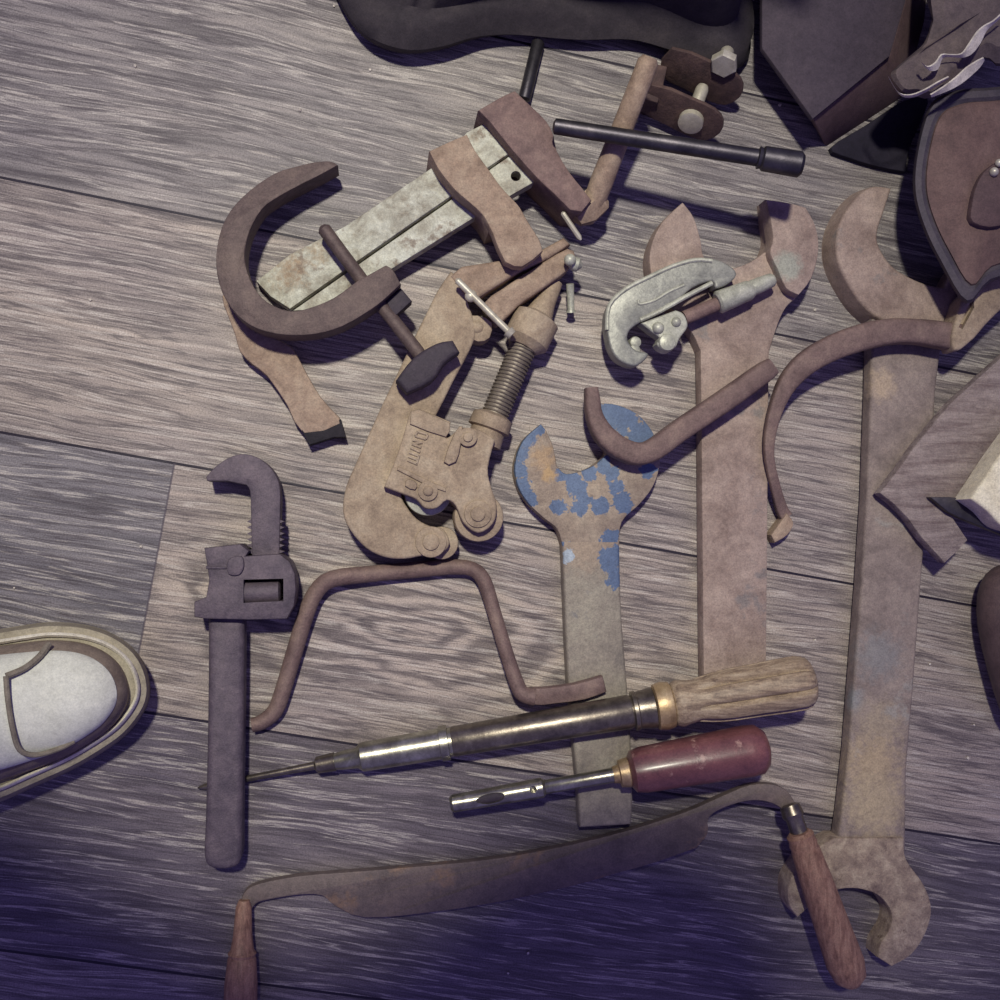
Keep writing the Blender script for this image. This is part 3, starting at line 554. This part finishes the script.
# ---------------------------------------------------------------- rusty bracket with two bolts
t = thing('pipe_bracket', 'rusty two plate bracket with pale bolts, in front of the black bag', 'bracket', P(695, 95))
Zb = Vector((-0.30, -0.78, 0.42)).normalized(); Xb = (Vector((0.92, -0.38, 0)) - Zb * Zb.dot(Vector((0.92, -0.38, 0)))).normalized(); Yb = Zb.cross(Xb)
lug = [(-0.030, -0.010), (-0.012, -0.0125), (0.006, -0.0135), (0.017, -0.011), (0.022, -0.002), (0.020, 0.007), (0.012, 0.012), (-0.004, 0.0125), (-0.030, 0.010)]
lug3 = [(x, y) for x, y in smooth(lug, 2)]
oc = P(690, 114, 17)
bm = bmesh.new(); frame_prism(bm, lug3, oc, Xb, Yb, 0.003, 0.0006); part('clamp_plate', bm, M['rust'], t)
bm = bmesh.new(); frame_prism(bm, lug3, oc - Zb * 0.030 + Xb * 0.004 + Vector((0, 0, 0.012)), Xb, Yb, 0.003, 0.0006); part('clamp_plate', bm, M['rust'], t)
bm = bmesh.new(); prism(bm, [(638, 74), (652, 62), (668, 66), (664, 84), (658, 103), (640, 98), (630, 92)], 0, 22, 1.5); part('base_block', bm, M['rust'], t)
def cyl(bm, a, b, r, n=16, e=0.8): tube3(bm, [(a, r * e), (a.lerp(b, 0.12), r), (a.lerp(b, 0.88), r), (b, r * e)], n, None, None, True, Vector((0, 1, 0.3)).normalized())
ob = oc + Xb * 0.002 - Yb * 0.001
bm = bmesh.new(); cyl(bm, ob + Zb * 0.002, ob + Zb * 0.0075, 0.0078, 20); part('bolt_head', bm, M['bolt'], t)
bm = bmesh.new(); cyl(bm, ob - Zb * 0.0005, ob - Zb * 0.024 + Vector((0, 0, 0.009)), 0.0042); part('bolt_shank', bm, M['bolt'], t)
on = ob - Zb * 0.033 + Xb * 0.005 + Vector((0, 0, 0.030))
bm = bmesh.new(); cyl(bm, on, on - Zb * 0.006, 0.0085, 6, 0.9); cyl(bm, on - Zb * 0.004, on - Zb * 0.016, 0.0042); part('wing_nut', bm, M['bolt'], t)

# ---------------------------------------------------------------- black cloth bag at the top
def ring(pts, z): return [P(x, y, zz(z, x, y)) for x, y in pts]
def zr(pts, fz): return [Vector((P(x, y).x, P(x, y).y, fz(x, y) * 0.001)) for x, y in pts]
base = smooth([(290, -330), (296, -200), (322, -60), (336, -4), (362, 36), (400, 53), (440, 50), (480, 38), (520, 35), (580, 40), (632, 40), (668, 50), (712, 70), (742, 66), (751, 40), (741, -20), (725, -120), (715, -330), (550, -360)], 5)
def shrink(pts, f, cx, cy): return [(cx + (x - cx) * f, cy + (y - cy) * f) for x, y in pts]
rings = [ring(shrink(base, 0.96, 560, -160), 0), ring(base, 6), ring(shrink(base, 0.99, 560, -160), 13)]
def hz(f): return lambda x, y: 17 + f * (6 + (130 + 110 * max(0, min(1, (x - 480) / 150))) * max(0, min(1, (-8 - y) / 45)))  # unseen rear of the bag, raised to cast shade along the top
for s_, f in ((0.965, 0.5), (0.93, 0.85), (0.88, 1.0), (0.5, 1.08), (0.1, 1.1)): rings.append(zr(shrink(base, s_, 560, -160), hz(f)))
bm = bmesh.new(); loft(bm, rings)
for v_ in bm.verts: v_.co += Vector((0, 0, 1)) * (noise.noise(v_.co * 22) * 0.006 if v_.co.z > 0.012 else 0)
solo('cloth_bag', 'black cloth bag at the top edge with a rounded corner', 'bag', bm, M['bag'], P(620, -60), 60)

# ---------------------------------------------------------------- dark box top right
t = thing('dark_box', 'dark purple brown box corner pointing down at top right', 'box', P(850, 40))
topp = [(762, -60), (762, 48), (813, 119), (890, 56), (906, 0), (915, -60)]
bot = [(772, -45), (778, 66), (826, 147), (905, 96), (925, 20), (930, -45)]
bm = bmesh.new(); tv = [P(x, y, 30) for x, y in topp]; bv = [P(x, y, 0) for x, y in bot]; loft(bm, [bv, tv])
bmesh.ops.bevel(bm, geom=bm.edges[:], offset=0.0012, segments=2, affect='EDGES', profile=0.5); part('body', bm, M['boxs'], t)
bm = bmesh.new(); prism(bm, topp, 29, 33, 0.8); part('lid', bm, M['box'], t)

M['patch'] = rough_mat('black_shade_patch', (26, 22, 38), (32, 27, 44), (40, 34, 50), 60, 0.95, 0.0, 0.2)
bm = bmesh.new(); prism(bm, smooth([(831, 147.5), (866, 125), (904, 100.5), (928, 98), (922, 120), (909, 150), (907, 172, 's'), (880, 167), (850, 158)], 3), 0, 5, 1.0)  # thin black patch put in for the shade beside the box
solo('shade_patch', 'black scrap put in for the shade on the floor between dark box and leather pouch', 'shade', bm, M['patch'], P(880, 140))
# ---------------------------------------------------------------- leather pouch
t = thing('leather_pouch', 'brown leather pouch with a dark rounded edge on the right, below the torn paper', 'pouch', P(970, 180))
pr = smooth([(1060, 92), (985, 88), (948, 93), (928, 108), (916, 150), (913, 190), (922, 226), (940, 264), (966, 304), (990, 282), (1040, 262), (1075, 180)], 4)
inn = lambda f, dx=0: [(x + dx, y) for x, y in shrink(pr, f, 1000, 180)]
bm = bmesh.new(); loft(bm, [ring(inn(0.84, 12), lambda x, y: 2 + 35 * max(0, min(1, (y - 180) / 60))), ring(inn(0.90, 6), lambda x, y: 12 + 26 * max(0, min(1, (y - 180) / 60))), ring(inn(0.98), 39), ring(pr, 46), ring(inn(0.97), 51), ring(inn(0.90), 52), ring(inn(0.85), 50)], True, True)
part('edge', bm, M['leatherd'], t, 'dark rounded edge')
bm = bmesh.new(); loft(bm, [ring(inn(0.86), 49.5), ring(inn(0.84), 51.5), ring(inn(0.6), 54), ring(inn(0.3), 55), ring(inn(0.05), 55)], False, True); part('face', bm, M['leather'], t)
bm = bmesh.new(); prism(bm, smooth([(988, 168), (1010, 160), (1030, 200), (1000, 226), (973, 222), (972, 204), (977, 184)], 3), 53, 59, 1.5); part('flap', bm, M['flap'], t)
bm = bmesh.new(); ball(bm, (994, 172, 60), 4.5); ball(bm, (999, 163, 60), 4); part('rivet', bm, M['bolt'], t)

# ---------------------------------------------------------------- torn paper sack
t = thing('paper_sack', 'crumpled brown paper sack with torn pale edges in the top right corner', 'paper sack', P(960, 30))
sk = smooth([(898, 66), (888, 78), (899, 93), (914, 93), (935, 96), (962, 76), (985, 58), (1010, 64), (1060, 40), (1060, -60), (955, -60), (925, -50), (930, 20), (922, 45)], 3)
bm = bmesh.new(); loft(bm, [ring(shrink(sk, .62, 1000, -20), 2), ring(shrink(sk, .7, 1000, -20), 40), ring(sk, 58), ring(shrink(sk, .93, 985, 20), 64), ring(shrink(sk, .7, 985, 10), 66), ring(shrink(sk, .4, 985, 10), 62), ring(shrink(sk, .08, 985, 10), 60)])
for v_ in bm.verts:
    if v_.co.z > 0.03: v_.co += Vector((0, 0, noise.noise(v_.co * 60) * 0.008))
part('body', bm, M['paper'], t, None, 20)
def ribbon(pts, z, h):
    bm = bmesh.new(); q = smooth(pts, 3, False)
    rr_ = [[P(x, y, z), P(x + w * .5, y + w * 1.3, z - h), P(x + w * .5 + .6, y + w * 1.3 + .8, z - h - .5), P(x + 1, y + 1, z + .7)] for x, y, w in q]
    loft(bm, rr_); return bm
part('torn_edge', ribbon([(921, 61, 2), (927, 66, 3), (935, 62, 5), (941, 54, 2.5), (951, 54, 2), (961, 53, 3), (968, 44, 7), (976, 32, 8), (984, 25, 4), (993, 20, 2), (1003, 11, 2)], 76, 2), M['torn'], t, 'pale wavy torn edge')
part('torn_edge', ribbon([(888, 76, 1.5), (893, 85, 1.5), (900, 93, 2), (911, 94, 2), (924, 89, 2), (938, 81, 2), (948, 76, 1.5)], 72, 2), M['torn'], t, 'thin torn edge')
part('torn_edge', ribbon([(930, 94, 2), (943, 86, 4), (955, 77, 6), (966, 67, 7), (977, 60, 5), (983, 57, 2)], 72, 2), M['torn'], t, 'broad pale torn edge')

# ---------------------------------------------------------------- weathered board, cream scraper, handle at the right edge
zb = lambda x, y: 26.5 - max(0, (x - 980)) * 0.09
bd = [(880, 493), (893, 503), (907, 517), (922, 538), (945, 563), (958, 551), (968, 540), (953, 518), (1010, 470), (1090, 400), (1060, 300), (1015, 345), (985, 372), (952, 402), (938, 418), (915, 446), (898, 470)]
bm = bmesh.new(); prism(bm, bd, lambda x, y: max(0.5, zb(x, y) - 9), zb, 0.9)
solo('weathered_board', 'splintery weathered brown board lying over the largest spanner handle', 'board', bm, M['board'], P(960, 460))
t = thing('scraper', 'cream block with a black wedge blade lying on the weathered board', 'scraper', P(1010, 490))
bm = bmesh.new(); prism(bm, [(930, 497), (950, 497), (975, 500), (1000, 512), (1060, 520), (1060, 560), (1000, 534), (965, 520), (948, 512)], 27, 32, 0.6); part('blade', bm, M['black'], t, 'black wedge blade')
bm = bmesh.new(); prism(bm, smooth([(971, 499, 's'), (985, 478), (1000, 455), (1040, 400, 's'), (1090, 460, 's'), (1050, 540, 's'), (1012, 530), (1000, 524), (988, 511)], 3), 30, 50, 2.0, 3); part('block', bm, M['cream'], t)
bm = bmesh.new(); tube(bm, [(1003, 566, 17, 6), (1004, 572, 18, 18), (1008, 590, 20, 30), (1016, 620, 21, 37), (1026, 660, 22, 38), (1038, 705, 22, 36), (1046, 730, 20, 26), (1048, 738, 20, 8)], 22, None, 2)
solo('wooden_grip', 'dark brown rounded wooden grip cut off by the right edge', 'handle', bm, M['brownh'], P(1022, 640), 60)

# ---------------------------------------------------------------- person bending over the tools at the left in white sneakers
t = thing('person', 'person at the left edge, only a white canvas sneaker toe showing', 'person', P(-190, 620))
so_ = [(0, 630), (25, 626), (50, 623), (82, 625), (107, 632), (126, 643), (140, 658), (148, 677), (149, 696), (142, 714), (125, 735), (100, 753), (70, 770), (32, 787), (0, 801), (-60, 822), (-120, 832), (-190, 835), (-260, 832), (-310, 815), (-330, 775), (-325, 730), (-290, 690), (-220, 668), (-130, 652), (-60, 640)]
SO = smooth(so_, 3)
def shoe(parent, dx, dy, names=True):
    def rg(f, z, cx=-90, cy=733, sx=0): return [P(cx + (x - cx) * f + dx + sx, cy + (y - cy) * f + dy, z) for x, y in SO]
    def inset(d, z):
        out = []; n = len(SO)
        for i in range(n):
            a, b = SO[i - 2], SO[(i + 2) % n]; tx, ty = b[0] - a[0], b[1] - a[1]; l = math.hypot(tx, ty) or 1
            out.append(P(SO[i][0] - ty / l * d + dx, SO[i][1] + tx / l * d + dy, z(SO[i][0], SO[i][1]) if callable(z) else z))
        return out
    sh = part('sneaker', BM(loft, [inset(-1, 0.5), inset(0, 3), inset(1, 20), inset(3, 27), inset(10, 29), inset(24, 30)]), M['foxing'], parent, 'beige rubber sole of the sneaker')
    bm = bmesh.new(); loft(bm, [inset(9, 27), inset(9.5, 31), inset(12, 33), inset(14, 31)], False, False); part('piping', bm, M['stripe'], sh, 'cream edge line')
    def hh(k): return lambda x, y: k + max(0, (40 - x)) * 0.09 if x > -200 else k + 21.6
    def sp(f, z):
        out = []
        for x, y in SO:
            cx = max(-270, min(52, x)); cy = 706 + max(0, -cx) * 0.13
            px, py = x + (cx - x) * f, y + (cy - y) * f
            out.append(P(px + dx, py + dy, z(px, py) if callable(z) else z))
        return out
    bm = bmesh.new(); loft(bm, [sp(.20, 28), sp(.235, 38), sp(.28, 43), sp(.33, 46.5)], False, False); part('toe_band', bm, M['band'], sh, 'brown band round the toe')
    bm = bmesh.new(); loft(bm, [sp(.32, 43), sp(.335, hh(47.5)), sp(.40, hh(51)), sp(.52, hh(55)), sp(.68, hh(58)), sp(.84, hh(59.5)), sp(.95, hh(60)), sp(1.0, hh(60))], False, False); part('upper', bm, M['canvas'], sh, 'white canvas upper')
    bm = bmesh.new()
    def sm_(pts, r): tube(bm, [(x + dx, y + dy, z, r) for x, y, z in smooth(pts, 4, False)], 8)
    sm_([(49, 644, 47), (40, 656, 53), (25, 668, 58.5), (6, 676, 63)], 3)
    sm_([(6, 676, 64), (8, 700, 65), (13, 730, 63), (20, 750, 59), (36, 755, 54.5), (58, 749, 51), (74, 741, 48)], 2.4)
    part('seam', bm, M['seam'], sh)
shoe(t, 0, 0); shoe(t, -270, -414)
# body: one skinned figure, feet in the sneakers, bent forward and looking down at the tools
def V(px, py, h): p = P(px, py); return Vector((p.x, p.y, h))
bv = {'pel': (V(-400, 595, .90), .14), 'ab': (V(-220, 500, .935), .125), 'ch': (V(52, 318, .905), .125), 'nk0': (V(115, 350, .92), .066), 'nk': (V(190, 338, .93), .053), 'hd': (V(330, 272, .95), .078), 'hd2': (V(410, 238, .97), .082),
      'hr': (V(-390, 690, .86), .095), 'kr': (V(-310, 722, .48), .062), 'ar': (V(-225, 745, .10), .042), 'fr': (V(-130, 742, .05), .032),
      'hl': (V(-390, 500, .86), .095), 'kl': (V(-400, 400, .48), .062), 'al': (V(-480, 335, .10), .042), 'fl': (V(-400, 328, .05), .032),
      'sr': (V(30, 540, .88), .058), 'er': (V(40, 760, .80), .043), 'wr': (V(150, 640, .765), .03),
      'sl': (V(-40, 270, .87), .058), 'el': (V(-250, 250, .70), .043), 'wl': (V(-400, 380, .66), .03)}
ed = [('pel', 'ab'), ('ab', 'ch'), ('ch', 'nk0'), ('nk0', 'nk'), ('nk', 'hd'), ('hd', 'hd2'), ('pel', 'hr'), ('hr', 'kr'), ('kr', 'ar'), ('ar', 'fr'), ('pel', 'hl'), ('hl', 'kl'), ('kl', 'al'), ('al', 'fl'), ('ch', 'sr'), ('sr', 'er'), ('er', 'wr'), ('ch', 'sl'), ('sl', 'el'), ('el', 'wl')]
for sd, sg in (('r', 1), ('l', -1)):
    w = bv['w' + sd][0]; bv['p' + sd] = (w + Vector((.045, .004 * sg, .0)), .028); ed.append(('w' + sd, 'p' + sd))
    for k, (oy, ln) in enumerate(((-.027, .062), (-.010, .075), (.009, .07), (.026, .055))):
        a = bv['p' + sd][0]
        bv[f'{sd}{k}a'] = (a + Vector((.032, oy, -.004)), .0095); bv[f'{sd}{k}b'] = (a + Vector((.032 + ln * .6, oy * 1.1, -.022)), .0085); bv[f'{sd}{k}c'] = (a + Vector((.028 + ln * .8, oy * 1.1, -.05)), .0075)
        ed += [('p' + sd, f'{sd}{k}a'), (f'{sd}{k}a', f'{sd}{k}b'), (f'{sd}{k}b', f'{sd}{k}c')]
    a = bv['w' + sd][0] + Vector((.015, .018 * sg, 0)); bv[sd + 'ta'] = (a + Vector((.01, .022 * sg, -.01)), .011); bv[sd + 'tb'] = (a + Vector((.045, .034 * sg, -.026)), .009); ed += [('p' + sd, sd + 'ta'), (sd + 'ta', sd + 'tb')]
keys = list(bv); me = bpy.data.meshes.new('body'); off = root_of(t)
me.from_pydata([tuple(bv[k][0] - off) for k in keys], [(keys.index(a), keys.index(b)) for a, b in ed], [])
bo = bpy.data.objects.new('body', me); C.objects.link(bo); bo.parent = t
sk_ = bo.modifiers.new('skin', 'SKIN'); sk_.use_smooth_shade = True
if not me.skin_vertices: me.attributes
try:
    sv = me.skin_vertices[0].data
except Exception:
    bpy.context.view_layer.objects.active = bo; bo.select_set(True); bpy.ops.mesh.customdata_skin_add(); sv = me.skin_vertices[0].data
for i, k in enumerate(keys): sv[i].radius = (bv[k][1], bv[k][1]); sv[i].use_root = (k == 'pel')
su = bo.modifiers.new('sub', 'SUBSURF'); su.levels = su.render_levels = 2
bpy.context.view_layer.update()
nm = bpy.data.meshes.new_from_object(bo.evaluated_get(bpy.context.evaluated_depsgraph_get())); bo.modifiers.clear(); bo.data = nm
nm.materials.clear()
for k in ('denim', 'jacket', 'skin'): nm.materials.append(M[k])
for p in nm.polygons:
    c = p.center + off; best = min(keys, key=lambda k: (bv[k][0] - c).length - bv[k][1])
    p.material_index = 0 if best in ('pel', 'hr', 'hl', 'kr', 'kl', 'ar', 'al', 'fr', 'fl') else 1 if best in ('ab', 'ch', 'nk0', 'sr', 'sl', 'er', 'el') else 2
    p.use_smooth = True

bm = bmesh.new(); hc = (bv['hd'][0] + bv['hd2'][0]) / 2 + Vector((-.02, .004, .022))
q = bmesh.ops.create_uvsphere(bm, u_segments=24, v_segments=14, radius=1.0); ha = (bv['hd2'][0] - bv['hd'][0]).normalized(); hm = Matrix((ha, Vector((0, 0, 1)).cross(ha).normalized(), ha.cross(Vector((0, 0, 1)).cross(ha)).normalized())).transposed()
for v_ in q['verts']:
    w = hm @ Vector((v_.co.x * .092, v_.co.y * .074, v_.co.z * .074)); v_.co = hc + w * (1 + noise.noise(w * 90) * .05)
part('hair', bm, M['hair'], t, 'short dark hair', 60)

# ---------------------------------------------------------------- crumbs of dirt on the boards
bm = bmesh.new()
for x, y in ((334, 6), (370, 70), (815, 310), (135, 66), (141, 547), (14, 588), (968, 758), (508, 973), (974, 725), (930, 664), (528, 953), (780, 105), (300, 110), (90, 300), (710, 540), (815, 640)):
    q = bmesh.ops.create_icosphere(bm, subdivisions=1, radius=1.7 * S * random.uniform(.7, 1.2)); w = P(x, y, 0.5)
    for v_ in q['verts']: v_.co = v_.co * random.uniform(.8, 1.2) + w
o = solo('crumbs', 'tiny pale crumbs of dirt scattered on the floor boards', 'crumbs', bm, M['torn'], P(500, 500)); o['kind'] = 'stuff'
